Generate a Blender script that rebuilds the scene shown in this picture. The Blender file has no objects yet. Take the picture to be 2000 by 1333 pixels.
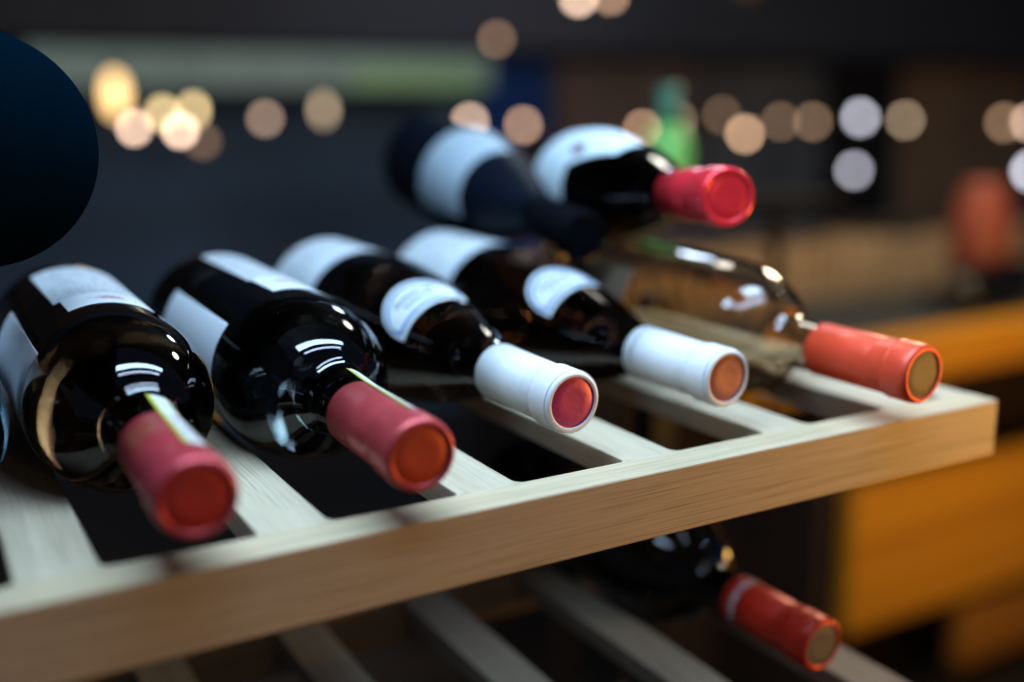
import bpy, bmesh, math, random
from mathutils import Vector, Matrix
from math import sin, cos, pi, radians, sqrt, exp
random.seed(7)
S = bpy.context.scene
C = S.collection

# ------------------------------------------------------------------ camera
cam_d = bpy.data.cameras.new('camera'); cam = bpy.data.objects.new('camera', cam_d); C.objects.link(cam)
S.camera = cam
rx, ry, rz = 0.21036, -0.00896, 0.51829
f0 = Vector((sin(rz), cos(rz), 0)); r0 = Vector((cos(rz), -sin(rz), 0)); u0 = Vector((0, 0, 1))
fw = f0*cos(rx) - u0*sin(rx); up = u0*cos(rx) + f0*sin(rx)
rt = r0*cos(ry) + up*sin(ry); up2 = up*cos(ry) - r0*sin(ry)
M = Matrix((rt, up2, -fw)).transposed().to_4x4(); M.translation = Vector((-0.05249, -0.37478, 0.16213))
cam.matrix_world = M
cam_d.sensor_width = 36; cam_d.lens = 37.845
cam_d.clip_start = 0.01; cam_d.clip_end = 50
cam_d.dof.use_dof = True; cam_d.dof.focus_distance = 0.497; cam_d.dof.aperture_fstop = 1.78
cam_d.dof.aperture_blades = 0

# ------------------------------------------------------------------ world, lamps, exposure
W = bpy.data.worlds.new("World"); S.world = W; W.use_nodes = True
bg = W.node_tree.nodes['Background']; bg.inputs[0].default_value = (0.45, 0.62, 1.0, 1); bg.inputs[1].default_value = 0.10
def area(name, loc, aim, sx, sy, watts, col):
    l = bpy.data.lights.new(name, 'AREA'); l.shape = 'RECTANGLE'; l.size = sx; l.size_y = sy; l.energy = watts; l.color = col
    o = bpy.data.objects.new(name, l); C.objects.link(o); o.location = loc
    d = (Vector(aim) - Vector(loc)).normalized()
    z = -d; x = Vector((1, 0, 0)); y = z.cross(x).normalized(); x = y.cross(z).normalized()
    m = Matrix((x, y, z)).transposed().to_4x4(); m.translation = Vector(loc); o.matrix_world = m
    return o
def point(name, loc, watts, col, r=0.05):
    l = bpy.data.lights.new(name, 'POINT'); l.energy = watts; l.color = col; l.shadow_soft_size = r
    o = bpy.data.objects.new(name, l); C.objects.link(o); o.location = loc; return o
area('led_strip_light', (0.20, 0.04, 0.58), (0.20, 0.14, 0), 0.66, 0.085, 7.6, (0.51, 0.76, 1.0))
area('led_strip_light', (0.20, -0.10, 0.58), (0.20, 0.14, 0), 0.58, 0.045, 2.4, (0.55, 0.70, 1.0))
point('warm_front_fill', (0.25, -1.9, 0.55), 5.0, (1.0, 0.62, 0.28), 0.12)  # added warm fill from the camera side, for the rail front
point('amber_side_fill', (0.88, -0.35, -0.08), 14.0, (1.0, 0.50, 0.10), 0.06)  # added orange fill tinting the rail's right end, in place of a reflection
point('amber_drawer_fill', (1.62, 0.30, -0.28), 7.0, (1.0, 0.55, 0.15), 0.06)  # added fill, strongest on the upper left of the amber unit
point('counter_fill', (1.65, 0.90, 0.55), 24.0, (1.0, 0.80, 0.55), 0.06)  # added fill to brighten the slatted counter
point('room_fill', (1.6, 2.0, 1.1), 14.0, (0.62, 0.78, 1.0), 0.1)  # added cool fill to brighten the far wall and panels
point('ledge_fill', (0.58, 0.42, 0.42), 1.6, (1.0, 0.95, 0.85), 0.04)  # added fill for the near side of the green bottle
S.view_settings.view_transform = 'Standard'; S.view_settings.look = 'None'
S.view_settings.exposure = 0; S.view_settings.gamma = 1; S.view_settings.use_curve_mapping = False
S.render.engine = 'CYCLES'
S.cycles.use_denoising = True
S.cycles.max_bounces = 16; S.cycles.transmission_bounces = 12; S.cycles.glossy_bounces = 6; S.cycles.diffuse_bounces = 3
S.cycles.caustics_reflective = False; S.cycles.caustics_refractive = False
S.cycles.sample_clamp_indirect = 4.0

# ------------------------------------------------------------------ material helpers
def mat(name):
    m = bpy.data.materials.new(name); m.use_nodes = True
    nt = m.node_tree; return m, nt, nt.nodes['Principled BSDF']
def N(nt, t, **kw):
    n = nt.nodes.new(t)
    for k, v in kw.items(): setattr(n, k, v)
    return n
def plain(name, col, rough=0.5, metal=0.0, noise=0.0, scale=60, bump=0.0, **inp):
    m, nt, b = mat(name)
    b.inputs['Base Color'].default_value = (*col, 1); b.inputs['Roughness'].default_value = rough; b.inputs['Metallic'].default_value = metal
    for k, v in inp.items(): b.inputs[k.replace('_', ' ')].default_value = v
    if noise or bump:
        tc = N(nt, 'ShaderNodeTexCoord'); nz = N(nt, 'ShaderNodeTexNoise'); nz.inputs['Scale'].default_value = scale; nz.inputs['Detail'].default_value = 6
        nt.links.new(tc.outputs['Object'], nz.inputs['Vector'])
        if noise:
            mx = N(nt, 'ShaderNodeMix', data_type='RGBA'); mx.inputs[6].default_value = (*[c*(1-noise) for c in col], 1); mx.inputs[7].default_value = (*[min(1, c*(1+noise)) for c in col], 1)
            nt.links.new(nz.outputs['Fac'], mx.inputs[0]); nt.links.new(mx.outputs[2], b.inputs['Base Color'])
        if bump:
            bp = N(nt, 'ShaderNodeBump'); bp.inputs['Strength'].default_value = bump; bp.inputs['Distance'].default_value = 0.0005
            nt.links.new(nz.outputs['Fac'], bp.inputs['Height']); nt.links.new(bp.outputs['Normal'], b.inputs['Normal'])
    return m
def wood(name, c1, c2, axis='X', rough=0.6, fine=1.0, pore=0.5, k=1.0):
    """long grain along AXIS: fine fibres, dark pores and wide growth bands"""
    m, nt, b = mat(name); b.inputs['Roughness'].default_value = rough; b.inputs['Specular IOR Level'].default_value = 0.3
    tc = N(nt, 'ShaderNodeTexCoord')
    oi = N(nt, 'ShaderNodeObjectInfo')
    off = N(nt, 'ShaderNodeVectorMath', operation='MULTIPLY_ADD')
    cmb = N(nt, 'ShaderNodeCombineXYZ'); 
    for i in range(3): nt.links.new(oi.outputs['Random'], cmb.inputs[i])
    off.inputs[1].default_value = (3, 3, 3)
    nt.links.new(cmb.outputs[0], off.inputs[0]); nt.links.new(tc.outputs['Object'], off.inputs[2])
    def mapped(along, across):
        mp = N(nt, 'ShaderNodeMapping')
        s = [across]*3; s[{'X': 0, 'Y': 1}[axis]] = along
        mp.inputs['Scale'].default_value = s; nt.links.new(off.outputs[0], mp.inputs['Vector']); return mp
    def noise(mp, det=5, dist=0.0):
        n = N(nt, 'ShaderNodeTexNoise'); n.inputs['Scale'].default_value = 1; n.inputs['Detail'].default_value = det; n.inputs['Distortion'].default_value = dist
        nt.links.new(mp.outputs[0], n.inputs['Vector']); return n
    fib = noise(mapped(16*k, 1100*fine), 4); band = noise(mapped(2.2*k, 150*k), 3, 0.9); por = noise(mapped(22*k, 2200*fine), 2)
    a = N(nt, 'ShaderNodeMath', operation='MULTIPLY_ADD'); a.inputs[1].default_value = 0.55
    nt.links.new(fib.outputs['Fac'], a.inputs[0])
    sc = N(nt, 'ShaderNodeMath', operation='MULTIPLY'); sc.inputs[1].default_value = 0.55; nt.links.new(band.outputs['Fac'], sc.inputs[0]); nt.links.new(sc.outputs[0], a.inputs[2])
    cr = N(nt, 'ShaderNodeValToRGB'); cr.color_ramp.elements[0].position = 0.38; cr.color_ramp.elements[0].color = (*c2, 1)
    cr.color_ramp.elements[1].position = 0.68; cr.color_ramp.elements[1].color = (*c1, 1)
    nt.links.new(a.outputs[0], cr.inputs[0])
    pr = N(nt, 'ShaderNodeValToRGB'); pr.color_ramp.elements[0].position = 0.36; pr.color_ramp.elements[0].color = (1-pore, 1-pore, 1-pore, 1)
    pr.color_ramp.elements[1].position = 0.46; pr.color_ramp.elements[1].color = (1, 1, 1, 1)
    nt.links.new(por.outputs['Fac'], pr.inputs[0])
    mu = N(nt, 'ShaderNodeMix', data_type='RGBA', blend_type='MULTIPLY'); mu.inputs[0].default_value = 1
    nt.links.new(cr.outputs[0], mu.inputs[6]); nt.links.new(pr.outputs[0], mu.inputs[7]); nt.links.new(mu.outputs[2], b.inputs['Base Color'])
    bp = N(nt, 'ShaderNodeBump'); bp.inputs['Strength'].default_value = 0.5; bp.inputs['Distance'].default_value = 0.0003
    nt.links.new(a.outputs[0], bp.inputs['Height']); nt.links.new(bp.outputs[0], b.inputs['Normal'])
    return m
def glass(name, tint, rough=0.0, ior=1.45):
    m, nt, b = mat(name); b.inputs['Base Color'].default_value = (*tint, 1); b.inputs['Roughness'].default_value = rough
    b.inputs['Transmission Weight'].default_value = 1.0; b.inputs['IOR'].default_value = ior
    # tiny dust and waviness on the glass
    tc = N(nt, 'ShaderNodeTexCoord'); nz = N(nt, 'ShaderNodeTexNoise'); nz.inputs['Scale'].default_value = 26; nz.inputs['Detail'].default_value = 2
    nt.links.new(tc.outputs['Object'], nz.inputs['Vector'])
    bp = N(nt, 'ShaderNodeBump'); bp.inputs['Strength'].default_value = 0.35; bp.inputs['Distance'].default_value = 0.0009
    nt.links.new(nz.outputs['Fac'], bp.inputs['Height']); nt.links.new(bp.outputs[0], b.inputs['Normal'])
    # sparse specks of dust
    vo = N(nt, 'ShaderNodeTexVoronoi'); vo.inputs['Scale'].default_value = 330; nt.links.new(tc.outputs['Object'], vo.inputs['Vector'])
    lt = N(nt, 'ShaderNodeMath', operation='LESS_THAN'); lt.inputs[1].default_value = .08; nt.links.new(vo.outputs['Distance'], lt.inputs[0])
    sx = N(nt, 'ShaderNodeSeparateColor'); nt.links.new(vo.outputs['Color'], sx.inputs[0])
    gt = N(nt, 'ShaderNodeMath', operation='GREATER_THAN'); gt.inputs[1].default_value = .90; nt.links.new(sx.outputs[0], gt.inputs[0])
    mm = N(nt, 'ShaderNodeMath', operation='MULTIPLY'); nt.links.new(lt.outputs[0], mm.inputs[0]); nt.links.new(gt.outputs[0], mm.inputs[1])
    df = N(nt, 'ShaderNodeBsdfDiffuse'); df.inputs['Color'].default_value = (.30, .30, .28, 1)
    ms = N(nt, 'ShaderNodeMixShader'); nt.links.new(mm.outputs[0], ms.inputs[0]); nt.links.new(b.outputs[0], ms.inputs[1]); nt.links.new(df.outputs[0], ms.inputs[2])
    nt.links.new(ms.outputs[0], nt.nodes['Material Output'].inputs['Surface'])
    return m
def foil(name, col, rough=0.38, metal=0.35, wear=0.25):
    m, nt, b = mat(name); b.inputs['Metallic'].default_value = metal; b.inputs['Roughness'].default_value = rough
    tc = N(nt, 'ShaderNodeTexCoord'); nz = N(nt, 'ShaderNodeTexNoise'); nz.inputs['Scale'].default_value = 70; nz.inputs['Detail'].default_value = 10; nz.inputs['Roughness'].default_value = .62
    nt.links.new(tc.outputs['Object'], nz.inputs['Vector'])
    mx = N(nt, 'ShaderNodeMix', data_type='RGBA'); mx.inputs[6].default_value = (*[c*(1-wear) for c in col], 1); mx.inputs[7].default_value = (*[min(1, c*(1+wear*.6)) for c in col], 1)
    nt.links.new(nz.outputs['Fac'], mx.inputs[0]); nt.links.new(mx.outputs[2], b.inputs['Base Color'])
    bp = N(nt, 'ShaderNodeBump'); bp.inputs['Strength'].default_value = 0.5; bp.inputs['Distance'].default_value = 0.0008
    nt.links.new(nz.outputs['Fac'], bp.inputs['Height']); nt.links.new(bp.outputs[0], b.inputs['Normal'])
    return m
def ink_mat(name, rough=0.55):
    m, nt, b = mat(name); at = N(nt, 'ShaderNodeAttribute'); at.attribute_name = 'ink'
    nz = N(nt, 'ShaderNodeTexNoise'); nz.inputs['Scale'].default_value = 300; nz.inputs['Detail'].default_value = 4
    tc = N(nt, 'ShaderNodeTexCoord'); nt.links.new(tc.outputs['Object'], nz.inputs['Vector'])
    cr = N(nt, 'ShaderNodeValToRGB'); cr.color_ramp.elements[0].color = (.86, .86, .86, 1); cr.color_ramp.elements[1].color = (1, 1, 1, 1)
    nt.links.new(nz.outputs['Fac'], cr.inputs[0])
    mu = N(nt, 'ShaderNodeMix', data_type='RGBA', blend_type='MULTIPLY'); mu.inputs[0].default_value = 1
    nt.links.new(at.outputs['Color'], mu.inputs[6]); nt.links.new(cr.outputs[0], mu.inputs[7]); nt.links.new(mu.outputs[2], b.inputs['Base Color'])
    b.inputs['Roughness'].default_value = rough; b.inputs['Specular IOR Level'].default_value = 0.3
    return m
def glow(name, col, strength):
    m, nt, b = mat(name); b.inputs['Base Color'].default_value = (0, 0, 0, 1)
    b.inputs['Emission Color'].default_value = (*col, 1); b.inputs['Emission Strength'].default_value = strength; return m

# ------------------------------------------------------------------ mesh helpers
def link(name, me, m=None, parent=None, smooth=False):
    o = bpy.data.objects.new(name, me); C.objects.link(o)
    if m: me.materials.append(m)
    if parent: o.parent = parent
    if smooth:
        for p in me.polygons: p.use_smooth = True
    return o
def tag(o, label=None, cat=None, group=None, kind=None):
    for k, v in (('label', label), ('category', cat), ('group', group), ('kind', kind)):
        if v: o[k] = v
    return o
def empty(name, loc=(0, 0, 0)):
    o = bpy.data.objects.new(name, None); C.objects.link(o); o.location = loc; o.empty_display_size = 0.02; return o
def box(name, lo, hi, m, parent=None, bev=0.0, seg=2):
    bm = bmesh.new(); bmesh.ops.create_cube(bm, size=1)
    c = [(a+b)/2 for a, b in zip(lo, hi)]; s = [b-a for a, b in zip(lo, hi)]
    for v in bm.verts: v.co = Vector([c[i]+v.co[i]*s[i] for i in range(3)])
    if bev: bmesh.ops.bevel(bm, geom=bm.edges[:], offset=bev, segments=seg, profile=0.5, affect='EDGES')
    me = bpy.data.meshes.new(name); bm.to_mesh(me); bm.free(); return link(name, me, m, parent)
def prism(name, poly, z0, z1, m, parent=None, bev=0.0):
    bm = bmesh.new(); vs = [bm.verts.new((x, y, z1)) for x, y in poly]; f = bm.faces.new(vs)
    if f.normal.z < 0: f.normal_flip()
    f.normal_update()
    r = bmesh.ops.extrude_face_region(bm, geom=[f])
    for v in [g for g in r['geom'] if isinstance(g, bmesh.types.BMVert)]: v.co.z = z0
    bmesh.ops.recalc_face_normals(bm, faces=bm.faces[:])
    if bev:
        es = [e for e in bm.edges if all(abs(v.co.z-z1) < 1e-6 for v in e.verts)]
        bmesh.ops.bevel(bm, geom=es, offset=bev, segments=2, profile=0.5, affect='EDGES')
    me = bpy.data.meshes.new(name); bm.to_mesh(me); bm.free(); return link(name, me, m, parent)
def lathe(name, prof, m, parent=None, n=96, cap0=True, cap1=True):
    """prof: list of (z, r) revolved about local Z"""
    bm = bmesh.new(); rings = []
    for z, r in prof:
        rings.append([bm.verts.new((r*cos(2*pi*i/n), r*sin(2*pi*i/n), z)) for i in range(n)])
    for a, b in zip(rings, rings[1:]):
        for i in range(n): bm.faces.new((a[i], a[(i+1) % n], b[(i+1) % n], b[i]))
    if cap0: bm.faces.new(list(reversed(rings[0])))
    if cap1: bm.faces.new(rings[-1])
    bmesh.ops.recalc_face_normals(bm, faces=bm.faces[:])
    me = bpy.data.meshes.new(name); bm.to_mesh(me); bm.free(); return link(name, me, m, parent, True)

# ------------------------------------------------------------------ setting
navy = plain('navy_wall_paint', (0.060, 0.110, 0.200), 0.9, noise=0.5, scale=1.5)
brownw = plain('brown_wall_panel', (0.060, 0.036, 0.018), 0.8, noise=0.5, scale=2.5)
greyw = plain('grey_wall_panel', (0.22, 0.17, 0.16), 0.8, noise=0.4, scale=3)
darkc = plain('dark_ceiling_paint', (0.034, 0.038, 0.050), 0.9, noise=0.5, scale=1.0)
flo = plain('dark_floor', (0.03, 0.022, 0.016), 0.5, noise=0.4, scale=3)
tag(box('floor', (-3, -3, -1.02), (9, 5, -1.0), flo), kind='structure')
tag(box('back_wall', (-3, 3.40, -1.0), (9, 3.5, 1.6), navy), kind='structure')
tag(box('ceiling', (-3, 0.6, 1.6), (9, 3.5, 1.65), darkc), kind='structure')
# ceiling step (soffit) in front of the fascia
tag(box('soffit_wall', (-3, 2.9, 0.37), (9, 3.395, 0.9), darkc), kind='structure')

# wooden / grey panels against the back wall, right half of the picture
def panel(name, x0, x1, z0, z1, m, label, y=3.36, cat='wall panel'):
    tag(box(name, (x0, y, z0), (x1, y+.03, z1), m, bev=.004), label, cat)
panel('wall_panel', 1.95, 2.26, -0.5, 0.36, plain('blue_banner_cloth', (0.008, 0.07, 0.38), 0.8, noise=.2, scale=4), 'deep blue upright panel on the far wall behind the two stacked bottles')
panel('wall_panel', 2.30, 3.00, -0.9, 0.36, greyw, 'wide dark grey wall panel behind the green bottle')
panel('wall_panel', 3.05, 3.75, -0.9, 0.36, plain('slate_panel', (.16,.17,.18), .8, noise=.5, scale=3), 'slate grey wall panel behind the white lamps')
panel('wall_panel', 3.80, 4.25, -0.9, 0.36, plain('near_black_panel', (.012, .009, .006), .8, noise=.3), 'near black wall panel right of the white lamps')
panel('wall_panel', 4.30, 5.30, -0.9, 0.36, plain('walnut_panel', (.34, .22, .12), .8, noise=.5, scale=3), 'brown wall panel at the far right of the room')
tag(box('fascia_sign', (0.30, 2.86, 0.235), (1.72, 2.895, 0.345), glow('fascia_glow', (0.40, 0.55, 0.50), 0.22), bev=.004), 'long dim grey green lit fascia strip high on the far wall', 'light box')
tag(box('fascia_sign', (1.22, 2.82, 0.235), (1.66, 2.855, 0.30), glow('fascia_glow_green', (0.30, 0.50, 0.24), 0.34), bev=.004), 'brighter green lit panel on the right end of the fascia strip', 'light box')

# ------------------------------------------------------------------ shelf
P, SW, RD, RH, X0 = 0.0882, 0.0294, 0.0208, 0.0320, -0.0012
oak_x = wood('pale_oak_along', (0.58, 0.48, 0.32), (0.46, 0.36, 0.22), 'X', pore=.30)
oak_y = wood('pale_oak_slats', (0.55, 0.47, 0.34), (0.46, 0.38, 0.26), 'Y', pore=.28)
def slat_poly(xr, r=0.0055):
    xl = xr - SW; y0 = RD; y1 = 0.300; pts = []
    # flares into the rail on both sides
    for i in range(7):
        a = pi/2*i/6; pts.append((xr + r - r*sin(a), y0 + r - r*cos(a)))
    pts.append((xr, y1)); pts.append((xl, y1))
    for i in range(7):
        a = pi/2*(6-i)/6; pts.append((xl - r*.6 + r*.6*sin(a), y0 + r*.6 - r*.6*cos(a)))
    return pts
def shelf(z, x0, ks, xa, xb, label, y=0, endrail=True, wx=oak_x, wy=oak_y):
    t = empty('bottle_shelf', (0, y, z)); tag(t, label, 'wine shelf', 'slatted wooden bottle shelves')
    box('front_rail', (xa, 0, -RH), (xb, RD, 0), wx, t, bev=0.0008)
    box('rear_rail', (xa, 0.300, -RH), (xb, 0.322, 0), wx, t, bev=0.0012)
    for k in ks: prism('slat', slat_poly(x0 + k*P), -0.0125, -0.0002, wy, t, bev=0.0006)
    if endrail: box('end_rail', (xb-0.020, RD, -RH), (xb, 0.300, -0.0003), wy, t, bev=0.0005)
    return t
shelf(0.0, X0, range(-2, 6), -0.26, 0.4775, 'pale oak slatted shelf carrying the row of lying bottles')
shelf(-0.16, X0-0.0172, range(-2, 6), -0.26, 0.4228, 'lower oak slatted shelf in the dark below the main row', y=-.05, endrail=False, wx=wood('shaded_oak_along', (.26,.19,.11), (.18,.13,.07), 'X', pore=.3), wy=wood('shaded_oak_slats', (.30,.25,.18), (.22,.18,.12), 'Y', pore=.28))  # same oak with the shade under the main row put into its colour

steel = plain('black_steel', (0.012, 0.012, 0.014), 0.45, metal=0.6, noise=.3, scale=40)
for x, l in ((-0.275, 'black steel upright behind the left end of the shelves, out past the first bottle'), (0.493, 'black steel upright behind the right end of the shelves')):
    u = empty('rack_upright', (x, 0.335, -0.45)); tag(u, l, 'upright', 'steel uprights of the bottle rack')
    box('post', (-.012, -.012, 0), (.012, .012, .462), steel, u, bev=.001)
    for z in (.41, .25): box('bracket', (-.02 if x > 0 else .0125, -.020, z-.010), (-.0125 if x > 0 else .02, .010, z+.004), steel, u, bev=.0008)
    box('foot', (-.03, -.06, -.006), (.03, .06, 0), steel, u, bev=.001)
tag(box('cabinet_base', (-0.45, -0.10, -0.500), (0.62, 0.50, -0.457), plain('black_base', (.006, .005, .005), .6, noise=.2), bev=.003), 'black base board underneath the whole bottle rack', 'cabinet base')

# amber wooden unit, added in place of an amber reflection
amb = wood('amber_wood', (0.66, 0.31, 0.018), (0.46, 0.18, 0.008), 'X', rough=0.5, pore=.3, fine=.05, k=.07)
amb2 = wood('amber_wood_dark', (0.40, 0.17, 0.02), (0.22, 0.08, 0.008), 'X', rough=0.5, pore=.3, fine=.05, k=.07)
u = empty('amber_reflection_unit', (1.80, 0.90, -1.0)); tag(u, 'large amber wooden drawer unit standing in for an amber reflection beyond the right end of the shelf', 'drawer unit')
def ub(n, lo, hi, m, **k): return box(n, [lo[0]-1.80, lo[1]-.90, lo[2]+1.0], [hi[0]-1.80, hi[1]-.90, hi[2]+1.0], m, u, **k)
ub('top_rail', (1.075, 0.850, -0.302), (2.60, 0.900, -0.222), amb, bev=.004)
ub('drawer_front', (1.318, 0.850, -0.750), (2.60, 0.880, -0.474), amb, bev=.004)
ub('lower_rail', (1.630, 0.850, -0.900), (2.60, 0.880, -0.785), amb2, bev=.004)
ub('top_board', (1.075, 0.9005, -0.240), (2.60, 1.20, -0.2225), plain('dark_top_board', (.022, .024, .022), .6, noise=.3, scale=8), bev=.002)
ub('back_panel', (1.08, 1.16, -0.999), (2.60, 1.18, -0.2405), plain('dark_brown_board', (.045, .024, .010), .7, noise=.4, scale=8), bev=.002)
ub('side_panel', (1.28, 0.885, -0.999), (1.31, 1.158, -0.304), plain('dark_brown_side', (.030, .016, .008), .7, noise=.4, scale=8), bev=.002)
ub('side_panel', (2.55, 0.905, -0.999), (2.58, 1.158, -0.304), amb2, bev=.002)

# ------------------------------------------------------------------ bottles
L = 0.315
def smooth(a, b, t): t = max(0, min(1, t)); return a + (b-a)*(t*t*(3-2*t))
def bordeaux(R):
    # (s from lip, r) : neck, quick round shoulder
    pr = [(0.002, .0125), (0.003, .0138), (.066, .0140), (.085, .0148), (.097, .0160)]
    pr = pr[:3] + [(.080, .0143), (.088, .0150)]
    for i in range(1, 29):
        t = i/28; f = (1-(1-t)**2.1)**.72; b = min(1, t/.12); pr.append((.091 + .057*t, .0150 + (R-.0150)*f*(.72+.28*b)))
    return pr
def burgundy(R):
    pr = [(0.002, .0125), (0.003, .0138), (.060, .0140), (.078, .0152)]
    for i in range(1, 31):
        t = i/30; s = .078 + .130*t
        # sloping shoulder
        pr.append((s, .0152 + (R-.0152)*(sin(t*pi/2)**0.9)))
    return pr
def finish(pr, R):
    pr = pr + [(s, R) for s in (.23, .26, .29, .303)]
    for i in range(1, 7):
        a = pi/2*i/6; pr.append((.303+.010*sin(a), R-.008*(1-cos(a))))
    pr += [(.311, R-.016), (.300, .012), (.296, .001)]
    return pr
def rad(pr, s):
    for (a, ra), (b, rb) in zip(pr, pr[1:]):
        if a <= s <= b: return ra + (rb-ra)*(s-a)/max(1e-9, b-a)
    return pr[-1][1]
def bottle(name, end, axis, shape, R, gl, capm, discm, label, cat='wine bottle', group=None, cap_len=.067, lip=.0155, disc_r=.78, roll=0.0, hollow=False):
    """END centre of the lip; AXIS unit vector from lip to base. local z = L - s"""
    a = Vector(axis).normalized(); Z = -a; Y = (Vector((0, 0, 1)) - Z*Z.z).normalized(); X = Y.cross(Z)
    base = Vector(end) + a*L
    t = empty(name); m = Matrix((X, Y, Z)).transposed().to_4x4(); m.translation = base
    t.matrix_world = m; tag(t, label, cat, group)
    t.rotation_mode = 'QUATERNION'
    pr = finish(bordeaux(R) if shape == 'bordeaux' else burgundy(R), R)
    if hollow:
        outer = [(L-s, r) for s, r in pr]; inner = [(L-s + (.004 if s > .28 else 0), max(.0006, r-.0026)) for s, r in pr[1:] if s < .3105 or r < .02]
        inner = [(z, r) for z, r in inner if r > .001] + [(L-.292, .0007)]
        lathe('body', outer + [(outer[-1][0], .0006)] , gl, t, n=128, cap1=False)
        bpy.data.objects.remove(t.children[0])
        lathe('body', list(reversed(inner)) + outer + [], gl, t, n=128, cap0=True, cap1=True)
    else:
        lathe('body', [(L-s, r) for s, r in pr], gl, t, n=128, cap1=False)
    # capsule: skirt, step, raised lip ring, rolled front edge
    k = lip/.0155
    cp = [(cap_len, .01425), (cap_len, .01475), (.040, .0146*k), (.0262, .01456*k), (.0258, .01445*k), (.0254, .01456*k), (.0215, .01455*k), (.0205, .01462*k), (.0185, .0149*k), (.0165, .0154*k), (.0155, .01565*k), (.0145, .0156*k),
          (.0138, .0154*k), (.0130, .01555*k), (.0060, .0156*k), (.0030, .01545*k), (.0012, .0150*k), (.0003, .0141*k), (0, .0132*k), (.0004, .0125*k), (.0010, disc_r*.0155*k)]
    c = lathe('capsule', [(L-s, r) for s, r in cp], capm, t, n=96, cap0=False, cap1=False)
    dr = disc_r*.0155*k
    d = lathe('capsule_disc', [(L-.0011, dr+.0002), (L-.0013, dr*.93), (L-.0010, dr*.88), (L-.0010, dr*.5), (L-.0011, .0006)], discm, t, n=72, cap0=False, cap1=True)
    t['_'] = 0; del t['_']
    return t, pr, c
def patch(name, t, pr, s0f, s1f, th0, th1, m, paint, ns=90, nt_=110, eps=.00025):
    """paper wrapped on the bottle: s from s0f(u) (front) to s1f(u) (rear), theta in degrees from the top, positive towards the right"""
    verts, cols = [], []
    for j in range(nt_+1):
        u = j/nt_; th = radians(th0 + (th1-th0)*u); a, b = s0f(u), s1f(u)
        for i in range(ns+1):
            v = i/ns; s = a + (b-a)*v; r = rad(pr, s) + eps
            verts.append((r*sin(th), r*cos(th), L-s)); cols.append(paint(u, v, s, r*th))
    faces = [(j*(ns+1)+i, j*(ns+1)+i+1, (j+1)*(ns+1)+i+1, (j+1)*(ns+1)+i) for j in range(nt_) for i in range(ns)]
    me = bpy.data.meshes.new(name); me.from_pydata(verts, [], faces)
    at = me.color_attributes.new('ink', 'FLOAT_COLOR', 'POINT')
    for k, c in enumerate(cols): at.data[k].color = (*c, 1)
    o = link(name, me, m, t, True)
    sd = o.modifiers.new('thickness', 'SOLIDIFY'); sd.thickness = .00012; sd.offset = 1
    return o
paper = ink_mat('label_paper'); gloss_paper = ink_mat('coated_label_paper', 0.35)
PW = (0.58, 0.62, 0.65)
def hsh(*a):
    x = sin(a[0]*12.9898 + a[1]*78.233 + (a[2] if len(a) > 2 else 0)*37.7)*43758.5453; return x - math.floor(x)
def textlines(x, y, lh, dens=.6, cw=.0011, seed=0.0):
    """small print: rows of broken strokes; x along the row, y across rows (metres)"""
    row = math.floor(y/lh); fy = y/lh - row
    if fy < .30 or fy > .78: return False
    ch = math.floor(x/cw)
    return hsh(ch, row, seed) < dens and hsh(math.floor(x/(cw*.5)), row, math.floor(fy*6)+seed) < .68

# --- materials
g_amber = glass('amber_dark_glass', (0.055, 0.026, 0.010))
g_teal = glass('teal_black_glass', (0.022, 0.026, 0.026))
g_brown = glass('brown_black_glass', (0.10, 0.055, 0.035))
g_dark = glass('black_glass', (0.03, 0.05, 0.065))
g_clear = glass('tawny_clear_glass', (0.88, 0.79, 0.65), ior=1.45)
red1 = foil('dusty_red_foil', (0.48, 0.048, 0.062), .36, .38)
red1d = foil('dusty_red_disc', (0.56, 0.050, 0.035), .40, .2)
red2 = foil('rose_red_foil', (0.50, 0.060, 0.066), .36, .38)
red2d = foil('orange_red_disc', (0.62, 0.085, 0.030), .40, .2)
whf = foil('white_capsule_plastic', (0.76, 0.78, 0.80), .38, 0.0, .04)
mag = foil('magenta_disc', (0.42, 0.030, 0.120), .4, .25)
sal = foil('salmon_disc', (0.26, 0.075, 0.070), .5, .2)
cor = foil('coral_foil', (0.82, 0.075, 0.028), .40, .2, .12)
cork = foil('cork_brown_disc', (0.16, 0.11, 0.065), .6, .0)
brr = foil('bright_red_foil', (0.78, 0.030, 0.045), .22, .30, .12)
lowr = foil('scarlet_foil', (0.52, 0.022, 0.008), .35, .2, .15)
greyd = foil('grey_disc', (0.10, 0.09, 0.10), .6, 0)
blk = foil('black_foil', (0.01, 0.012, 0.018), .35, .2)

def ex(k, dx): return X0 + (k+.5)*P - SW/2 + dx
def ax(e, xb, tilt=.02):
    d = Vector((xb-e[0], .2, .2*tilt)); return d.normalized()
RB = 0.0418
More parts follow.
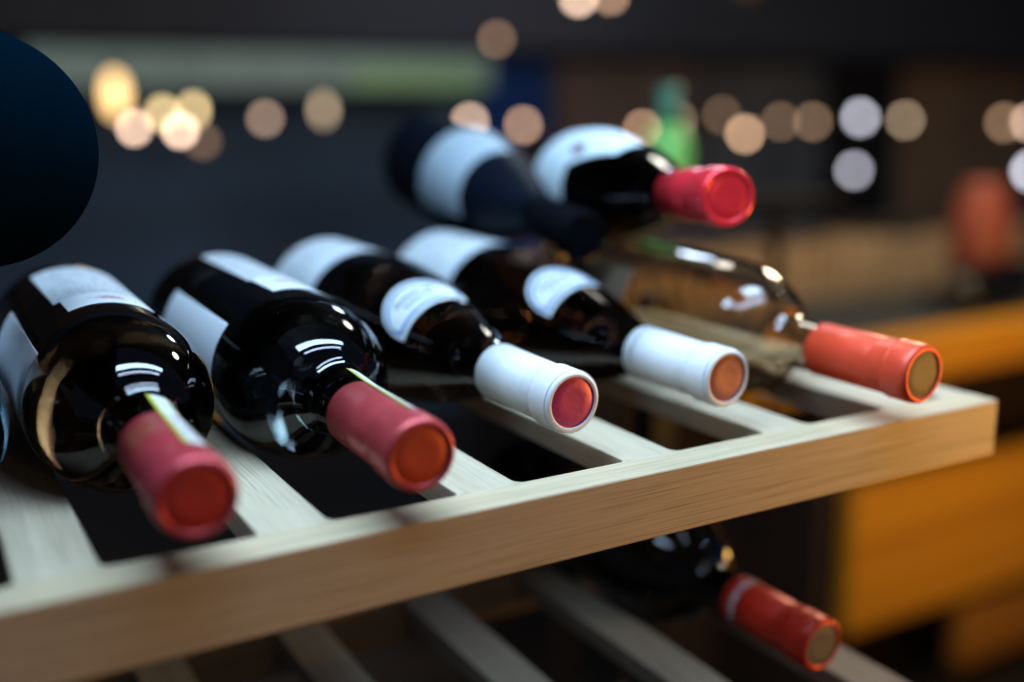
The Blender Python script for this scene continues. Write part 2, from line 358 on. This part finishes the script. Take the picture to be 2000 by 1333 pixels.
# bottle 1: amber glass, dusty red capsule
e1 = (0.0287, -0.0086, 0.0296)
t1, p1, _ = bottle('wine_bottle', e1, ax(e1, 0.0281), 'bordeaux', .0420, g_amber, red1, red1d, 'amber dark glass bottle with dusty red capsule, nearest the left end of the shelf', group='bottles lying on the main shelf')
def paint_text(u, v, s, w):
    if textlines(s, w+.05, .0016, .62, .0012, 1.0) and .04 < v < .97 and .06 < u < .92: return (.08, .09, .12)
    return (.50, .53, .56)
def paint_strip(u, v, s, w):
    d = sqrt(((s-.183)/.004)**2 + ((w-.007)/.006)**2)
    if d < 1 and hsh(math.floor(s/.0009), math.floor(w/.0009), 3) < .65: return (.28, .05, .09)
    if d < 2.1 and textlines(w+.05, s, .0022, .5, .0012, 5.0): return (.35, .22, .28)
    return PW
patch('back_label', t1, p1, lambda u: .1955, lambda u: .288, -26, 34, paper, paint_text)
patch('back_label_strip', t1, p1, lambda u: .1675, lambda u: .1955, -21.5, 34, paper, paint_strip, ns=60)
patch('front_label', t1, p1, lambda u: .1430, lambda u: .250, -128, -51, paper, lambda u, v, s, w: (.62, .66, .70))
def paint_tax(u, v, s, w):
    if u < .17 or u > .92: return (.42, .40, .06)
    if .17 <= u < .24: return (.60, .60, .30)
    if .35 < u < .80 and .12 < v < .62 and hsh(math.floor(s/.0011), math.floor(w/.0008), 9) < .5: return (.34, .26, .38)
    return (.60, .63, .62)
pc1 = [(0, .0157), (.0130, .01585), (.0155, .01585), (.0185, .0151), (.0205, .01495), (.067, .01495), (.0672, .0150), (.0950, .0162), (.12, .03)]
patch('seal_strip', t1, pc1, lambda u: .021, lambda u: .091, 6, 42, gloss_paper, paint_tax, ns=90, nt_=40)
def gold_letters(t, pc):
    goldm = plain('gold_print', (.55, .33, .08), .4, metal=.6)
    bm = bmesh.new()
    def stroke(pts, wd=.00045):
        prev = None
        for s, th in pts:
            r = rad(pc, s) + .00012; a = radians(th)
            vs = [bm.verts.new((r*sin(a), r*cos(a), L-s-o)) for o in (-wd, wd)]
            if prev: bm.faces.new((prev[0], prev[1], vs[1], vs[0]))
            prev = vs
    rnd = random.Random(4)
    for row in range(3):
        for ch in range(6):
            s0 = .042 + row*.0065; th = -58 + ch*9
            k = rnd.randint(3, 6); stroke([(s0 + rnd.uniform(0, .0042), th + 7*i/k) for i in range(k+1)])
            stroke([(s0, th+rnd.uniform(0, 6)), (s0+.0042, th+rnd.uniform(0, 6))])
    me = bpy.data.meshes.new('gold_lettering'); bm.to_mesh(me); bm.free(); o = link('gold_lettering', me, goldm, t)
    sd = o.modifiers.new('thickness', 'SOLIDIFY'); sd.thickness = .00008
gold_letters(t1, [(0, .0157), (.02, .0148), (.09, .0149)])

# bottle 2: teal black glass, rose capsule
e2 = (0.1168, -0.0058, 0.0296)
t2, p2, _ = bottle('wine_bottle', e2, ax(e2, 0.1163), 'bordeaux', .0420, g_teal, red2, red2d, 'black glass bottle with rose red capsule and orange end, second from the left', group='bottles lying on the main shelf')
patch('back_label', t2, p2, lambda u: .197, lambda u: .295, -12, 48, paper, paint_text)
patch('back_label_strip', t2, p2, lambda u: .158, lambda u: .197, -10, 48, paper, paint_strip, ns=60)
patch('front_label', t2, p2, lambda u: .1555, lambda u: .262, -130, -49, paper, lambda u, v, s, w: (.62, .67, .72))
patch('seal_strip', t2, pc1, lambda u: .0205, lambda u: .088, 12, 48, gloss_paper, paint_tax, ns=90, nt_=40)

# bottles 3 and 4: burgundy shape, white capsules, crescent shoulder labels
def paint_main(sf):
    def f(u, v, s, w):
        if .0035 < s-sf < .0052: return (.12, .24, .48)
        if s-sf > .016 and .10 < u < .85 and textlines(w+.2, s, .0045, .55, .0018, 2.0): return (.22, .26, .30)
        return PW
    return f
def cres(u, v, s, w):
    # distance from the outline, in metres
    x = (u-.5)*2; h = sqrt(max(0, 1-x*x)); H = .031
    d = min(v*h*H, (1-v)*h*H*.9, (1-abs(x))*.030)
    if .0026 < d < .0048: return (.03, .10, .34)
    if d > .0060:
        yy = v*h*H
        if abs(yy-.0175) < .0018 and abs(x) < .46 and hsh(math.floor(x*22), 1, math.floor(yy/.0007)) < .62: return (.07, .09, .12)
        if abs(yy-.0115) < .0016 and abs(x) < .36 and hsh(math.floor(x*26), 2, math.floor(yy/.0006)) < .60: return (.07, .09, .12)
    return (.60, .65, .67)
def white_cap_marks(t, rows, sd):
    bm = bmesh.new(); rnd = random.Random(sd)
    for s0, th0, th1, n, h in rows:
        for i in range(n):
            th = th0 + (th1-th0)*i/n
            for q in range(2):
                a0 = radians(th + rnd.uniform(0, 1)*(th1-th0)/n*.7); a1 = radians(th + rnd.uniform(0, 1)*(th1-th0)/n*.7); r = .01505
                sa, sb = s0 + rnd.uniform(0, h*.3), s0 + h*rnd.uniform(.6, 1)
                vs = [bm.verts.new((r*sin(a)*1, r*cos(a), L-s)) for a, s in ((a0, sa), (a0+.025, sa), (a1+.025, sb), (a1, sb))]
                bm.faces.new(vs)
    me = bpy.data.meshes.new('capsule_lettering'); bm.to_mesh(me); bm.free(); link('capsule_lettering', me, plain('grey_print', (.25, .27, .32), .6), t)
for (e, xb, dm, lab, cth, ch, mf, ml, sd) in (((0.2110, 0.0298, 0.0296), ex(2, 0), mag, 'bottle with white capsule and magenta end, third from the left and in sharpest focus', -25, 48, .233, -36, 1),
                              ((0.3021, 0.0277, 0.0296), ex(3, 0), sal, 'bottle with white capsule and dull salmon end, fourth from the left', -22, 41, .221, -30, 2)):
    t, pr, _ = bottle('wine_bottle', e, ax(e, xb), 'burgundy', .0420, g_brown, whf, dm, lab, group='bottles lying on the main shelf', lip=.0152, disc_r=.80)
    patch('front_label', t, pr, lambda u: mf, lambda u: .300, ml-60, ml+85, paper, paint_main(mf))
    patch('shoulder_label', t, pr, lambda u: .1205, lambda u: .1205 + .0002 + .031*sqrt(max(0, 1-((u-.5)*2)**2)), cth-ch, cth+ch, gloss_paper, cres, ns=120, nt_=150)
    if sd == 2: white_cap_marks(t, [(.0585, -100, 30, 17, .0036)], 3)
    patch('lip_band', t, [(0, .01535), (.013, .01545), (.03, .01545)], lambda u: .0020, lambda u: .0023, 0, 359.9, gloss_paper, lambda *a: (.55, .6, .7), ns=2, nt_=90, eps=.0001)

# bottle 5: tawny clear glass, coral capsule
e5 = (0.3908, -0.0186, 0.0296)
t5, p5, _ = bottle('wine_bottle', e5, ax(e5, ex(4, 0)), 'bordeaux', .0420, g_clear, cor, cork, 'tawny see-through bottle with coral capsule at the right end of the shelf', group='bottles lying on the main shelf', disc_r=.80, hollow=True)
patch('back_label', t5, p5, lambda u: .195, lambda u: .265, -110, -45, paper, lambda u, v, s, w: (.10, .075, .05))
# bottle 0: at the left edge of the picture
e0 = (ex(-1, 0), -0.004, 0.0296)
t0, p0, _ = bottle('wine_bottle', e0, ax(e0, ex(-1, 0)), 'bordeaux', .0420, g_dark, blk, blk, 'black glass bottle cut off by the left edge of the picture', group='bottles lying on the main shelf')
patch('front_label', t0, p0, lambda u: .1500, lambda u: .262, 30, 115, paper, lambda u, v, s, w: (.58, .63, .68))

# second layer
e6 = (0.338, 0.073, 0.1160); a6 = (.235, .97, -.045)
t6, p6, _ = bottle('wine_bottle', e6, a6, 'burgundy', .0420, g_brown, brr, brr, 'bottle with glossy bright red capsule lying on top of the row', group='bottles stacked on the row', lip=.0165, disc_r=.76)
def paint6(u, v, s, w):
    d = sqrt(((s-.166)/.010)**2 + ((w+.029)/.0055)**2)
    if d < 1: return (.16, .08, .09)
    if .03 < u < .42 and .35 < v < .62 and textlines(w+.2, s, .003, .5, .0014, 4.0): return (.45, .5, .54)
    return (.60, .70, .76)
def f6(u): return .1660 - .045*min(1, max(0, (u-.40)/.25))
patch('front_label', t6, p6, f6, lambda u: .224, -108, 5, paper, paint6)
e7 = (0.321, 0.187, 0.0850); a7 = (.12, .975, .11)
g_black = plain('matt_black_glass', (.003, .005, .010), .5, Specular_IOR_Level=.08, noise=.2)
mblk = plain('matt_black_capsule', (.0025, .003, .005), .9, Specular_IOR_Level=.03, noise=.2)
t7, p7, _ = bottle('wine_bottle', e7, a7, 'burgundy', .0420, g_black, mblk, mblk, 'black capped bottle with plain pale label, left of the bright red capsuled one', group='bottles stacked on the row')
patch('front_label', t7, p7, lambda u: .138, lambda u: .205, -114, 12, paper, lambda u, v, s, w: (.36, .44, .50))

# big dark bottle at upper left, propped neck up
e8 = Vector((-0.130, -0.105, 0.172)); b8 = Vector((-0.062, 0.065, 0.157))
a8 = (b8-e8).normalized()
bottle('wine_bottle', e8, a8, 'bordeaux', .0535, plain('deep_teal_glass', (0.0003, 0.0034, 0.0072), .6, noise=.2, scale=20, Specular_IOR_Level=.0), blk, blk, 'large near-black bottle filling the upper left corner', group='bottles stacked on the row')

# dark bottle lying on the drawer unit
bottle('wine_bottle', (1.60, .955, -.1795), (1, .12, 0), 'bordeaux', .0420, glass('green_black_glass', (.02, .05, .045)), blk, blk, 'dark green bottle lying on the amber drawer unit before the rusty red vase')

# lower shelf bottle
e9 = (0.3690, 0.018, -0.1304)
g_black9 = glass('lower_black_glass', (.01, .012, .015), ior=1.3)
t9, p9, _ = bottle('wine_bottle', e9, ax(e9, 0.3610), 'bordeaux', .0420, g_black9, lowr, greyd, 'bottle with scarlet capsule and grey end on the lower shelf', group='bottles on the lower shelf')
def band_text(t):
    bm = bmesh.new(); rnd = random.Random(11)
    for i in range(26):
        th = radians(-120 + i*9)
        for q in range(3):
            a0 = th + radians(rnd.uniform(0, 5)); a1 = th + radians(rnd.uniform(0, 5)); r = .0151; sa = .055 + rnd.uniform(0, .002); sb = .0605 - rnd.uniform(0, .002)
            bm.faces.new([bm.verts.new((r*sin(a), r*cos(a), L-s)) for a, s in ((a0, sa), (a0+.035, sa), (a1+.035, sb), (a1, sb))])
    me = bpy.data.meshes.new('capsule_lettering'); bm.to_mesh(me); bm.free(); link('capsule_lettering', me, plain('silver_print', (.55, .56, .6), .4), t)
band_text(t9)

# ------------------------------------------------------------------ things behind the rack
# green bottle standing on a ledge behind the row
lg = tag(box('display_ledge', (0.60, 0.60, 0.040), (1.00, 0.78, 0.055), plain('dark_ledge', (.004, .003, .003), .8, Specular_IOR_Level=.05), bev=.002), 'narrow dark ledge behind the row carrying the green bottle', 'ledge')
for x in (.62, .97): box('bracket', (x, .70, -.46), (x+.012, .715, .0395), steel, lg)
gb = empty('green_bottle', (0.772, 0.685, 0.0555)); tag(gb, 'blurred green bottle with teal neck standing behind the red capsule', 'bottle')
lathe('body', [(0, .024), (.004, .029), (.060, .029), (.078, .024), (.090, .014)], plain('fresh_green_plastic', (.20, .70, .18), .4, noise=.1), gb, 48)
lathe('neck', [(.0902, .0135), (.105, .0125), (.120, .012), (.134, .0125)], plain('teal_neck', (.06, .26, .19), .4), gb, 40)
# counter
tan = wood('tan_counter_wood', (.62, .44, .25), (.38, .24, .12), 'X', fine=.1, k=.1)
def counter():
    t = empty('slatted_counter', (1.30, 1.40, -1.0)); tag(t, 'tan slatted wooden counter front beyond the right of the shelf', 'counter')
    rnd = random.Random(2)
    for i in range(31):
        x = -.18 + i*.046
        box('slat', (x, 0, .66), (x+.030, .02, .855+.020*rnd.random()), tan, t, bev=.001)
    box('body', (-.22, .0205, .0), (1.25, .40, .85), plain('counter_dark', (.035, .022, .014), .7, noise=.3), t)
counter()
rb = empty('red_vase', (1.86, 1.05, -0.2215)); tag(rb, 'blurred rusty red vase standing on the amber drawer unit at the right edge', 'vase')
lathe('body', [(0, .040), (.008, .046), (.06, .056), (.14, .060), (.19, .052), (.22, .036), (.235, .038)], plain('rusty_red_glaze', (.24, .050, .024), .5, noise=.2), rb, 48)

# ------------------------------------------------------------------ pendant lamps of the room
warm, peach, white, tanl, yel = (1, .60, .36), (1, .68, .50), (.86, .86, 1.0), (1, .74, .48), (1, .74, .36)
cordm = plain('black_cord', (.01, .01, .01), .6)
LS = [  # x, y, z, radius, colour, strength, label
 (0.4744, 2.6, 0.2131, .024, (1,.62,.25), 3.6, 'tall amber lamp glow at the left, right beside the big dark bottle', 2.2),
 (0.5147, 2.6, 0.1284, .013, peach, 12, 'peach lamp glow low beside the amber one', 1),
 (0.6324, 2.6, 0.1199, .013, peach, 15, 'brightest peach lamp glow of the left cluster', 1),
 (0.5904, 2.6, 0.1643, .014, yel, 7, 'dim amber glow above and between the two peach lamps', 1.3),
 (0.6711, 2.6, 0.1730, .012, yel, 7, 'dim amber glow at the upper right of the left cluster', 1.6),
 (0.6900, 2.6, 0.0900, .016, warm, 1.2, 'faint brown glow below the left cluster', 1),
 (0.8653, 2.6, 0.1481, .013, peach, 4.2, 'single greyish pink glow above the black glass bottle', 1),
 (1.0357, 2.6, 0.1705, .013, tanl, 2.6, 'tall dim tan glow under the green fascia', 2.0),
 (1.5033, 2.6, 0.1320, .013, peach, 11, 'peach glow just over the pale label bottle', 1),
 (1.6917, 2.6, 0.1187, .013, warm, 8, 'peach glow left of the stacked bottle with spotted label', 1),
 (1.5996, 2.6, 0.3772, .013, warm, 3.0, 'dim glow high above the other lamps, centre of the room', 1),
 (1.8971, 2.6, 0.5106, .016, peach, 12, 'bright lamp glow cut off by the top edge', 1),
 (2.0187, 2.6, 0.5219, .015, warm, 6, 'dimmer lamp glow beside the one cut off by the top edge', 1),
 (2.1553, 2.6, 0.1005, .013, warm, 8, 'warm glow at the left of the green bottle', 1),
 (2.3061, 2.6, 0.1273, .013, tanl, 3.2, 'dim glow at the right of the green bottle', 1),
 (2.4977, 2.6, 0.1427, .014, warm, 2.2, 'dim brown glow above the red capsule', 1),
 (2.6066, 2.6, 0.0756, .014, warm, 12, 'bright peach glow right above the red capsule end', 1),
 (2.7751, 2.6, 0.1165, .014, warm, 3.0, 'left one of two dim overlapping glows right of the red capsule', 1),
 (2.9351, 2.6, 0.1145, .014, warm, 4.0, 'right one of two dim overlapping glows right of the red capsule', 1),
 (3.1793, 2.6, 0.1268, .018, white, 8, 'large cool white glow, upper of the two white lamps', 1),
 (3.1625, 2.6, -0.0713, .017, white, 6.5, 'cool white glow below the other white lamp', 1),
 (3.4290, 2.6, 0.1144, .015, tanl, 5.5, 'orange tan glow right of the white lamps', 1),
 (4.0346, 2.6, 0.0968, .017, warm, 4.5, 'warm glow near the right edge', 1),
 (4.2044, 2.6, 0.0947, .018, peach, 9, 'pale glow cut off by the right edge, upper one', 1),
 (4.2343, 2.6, -0.1121, .020, white, 9, 'lavender glow cut off by the right edge, lower one', 1.3),
 (2.86, 2.9, 0.62, .03, (1, .5, .15), .14, 'very faint brown glow high above the pair of dim glows', 1),
]
for i, (x, y, z, r, c, st, lab, el) in enumerate(LS):
    t = empty('pendant_lamp', (x, y, z)); tag(t, lab, 'lamp', 'pendant lamps glowing in the room behind')
    lathe('bulb', [(-r*el*cos(a*pi/12), max(.0004, r*sin(a*pi/12))) for a in range(13)], glow('bulb_glow', c, st), t, 24)
    lathe('socket', [(r*el*.97, r*.55), (r*el+.018, r*.5), (r*el+.022, .002)], cordm, t, 16)
    zt = min(1.6, 1.6) - z
    lathe('cord', [(r*el+.022, .0012), (zt, .0012)], cordm, t, 8)
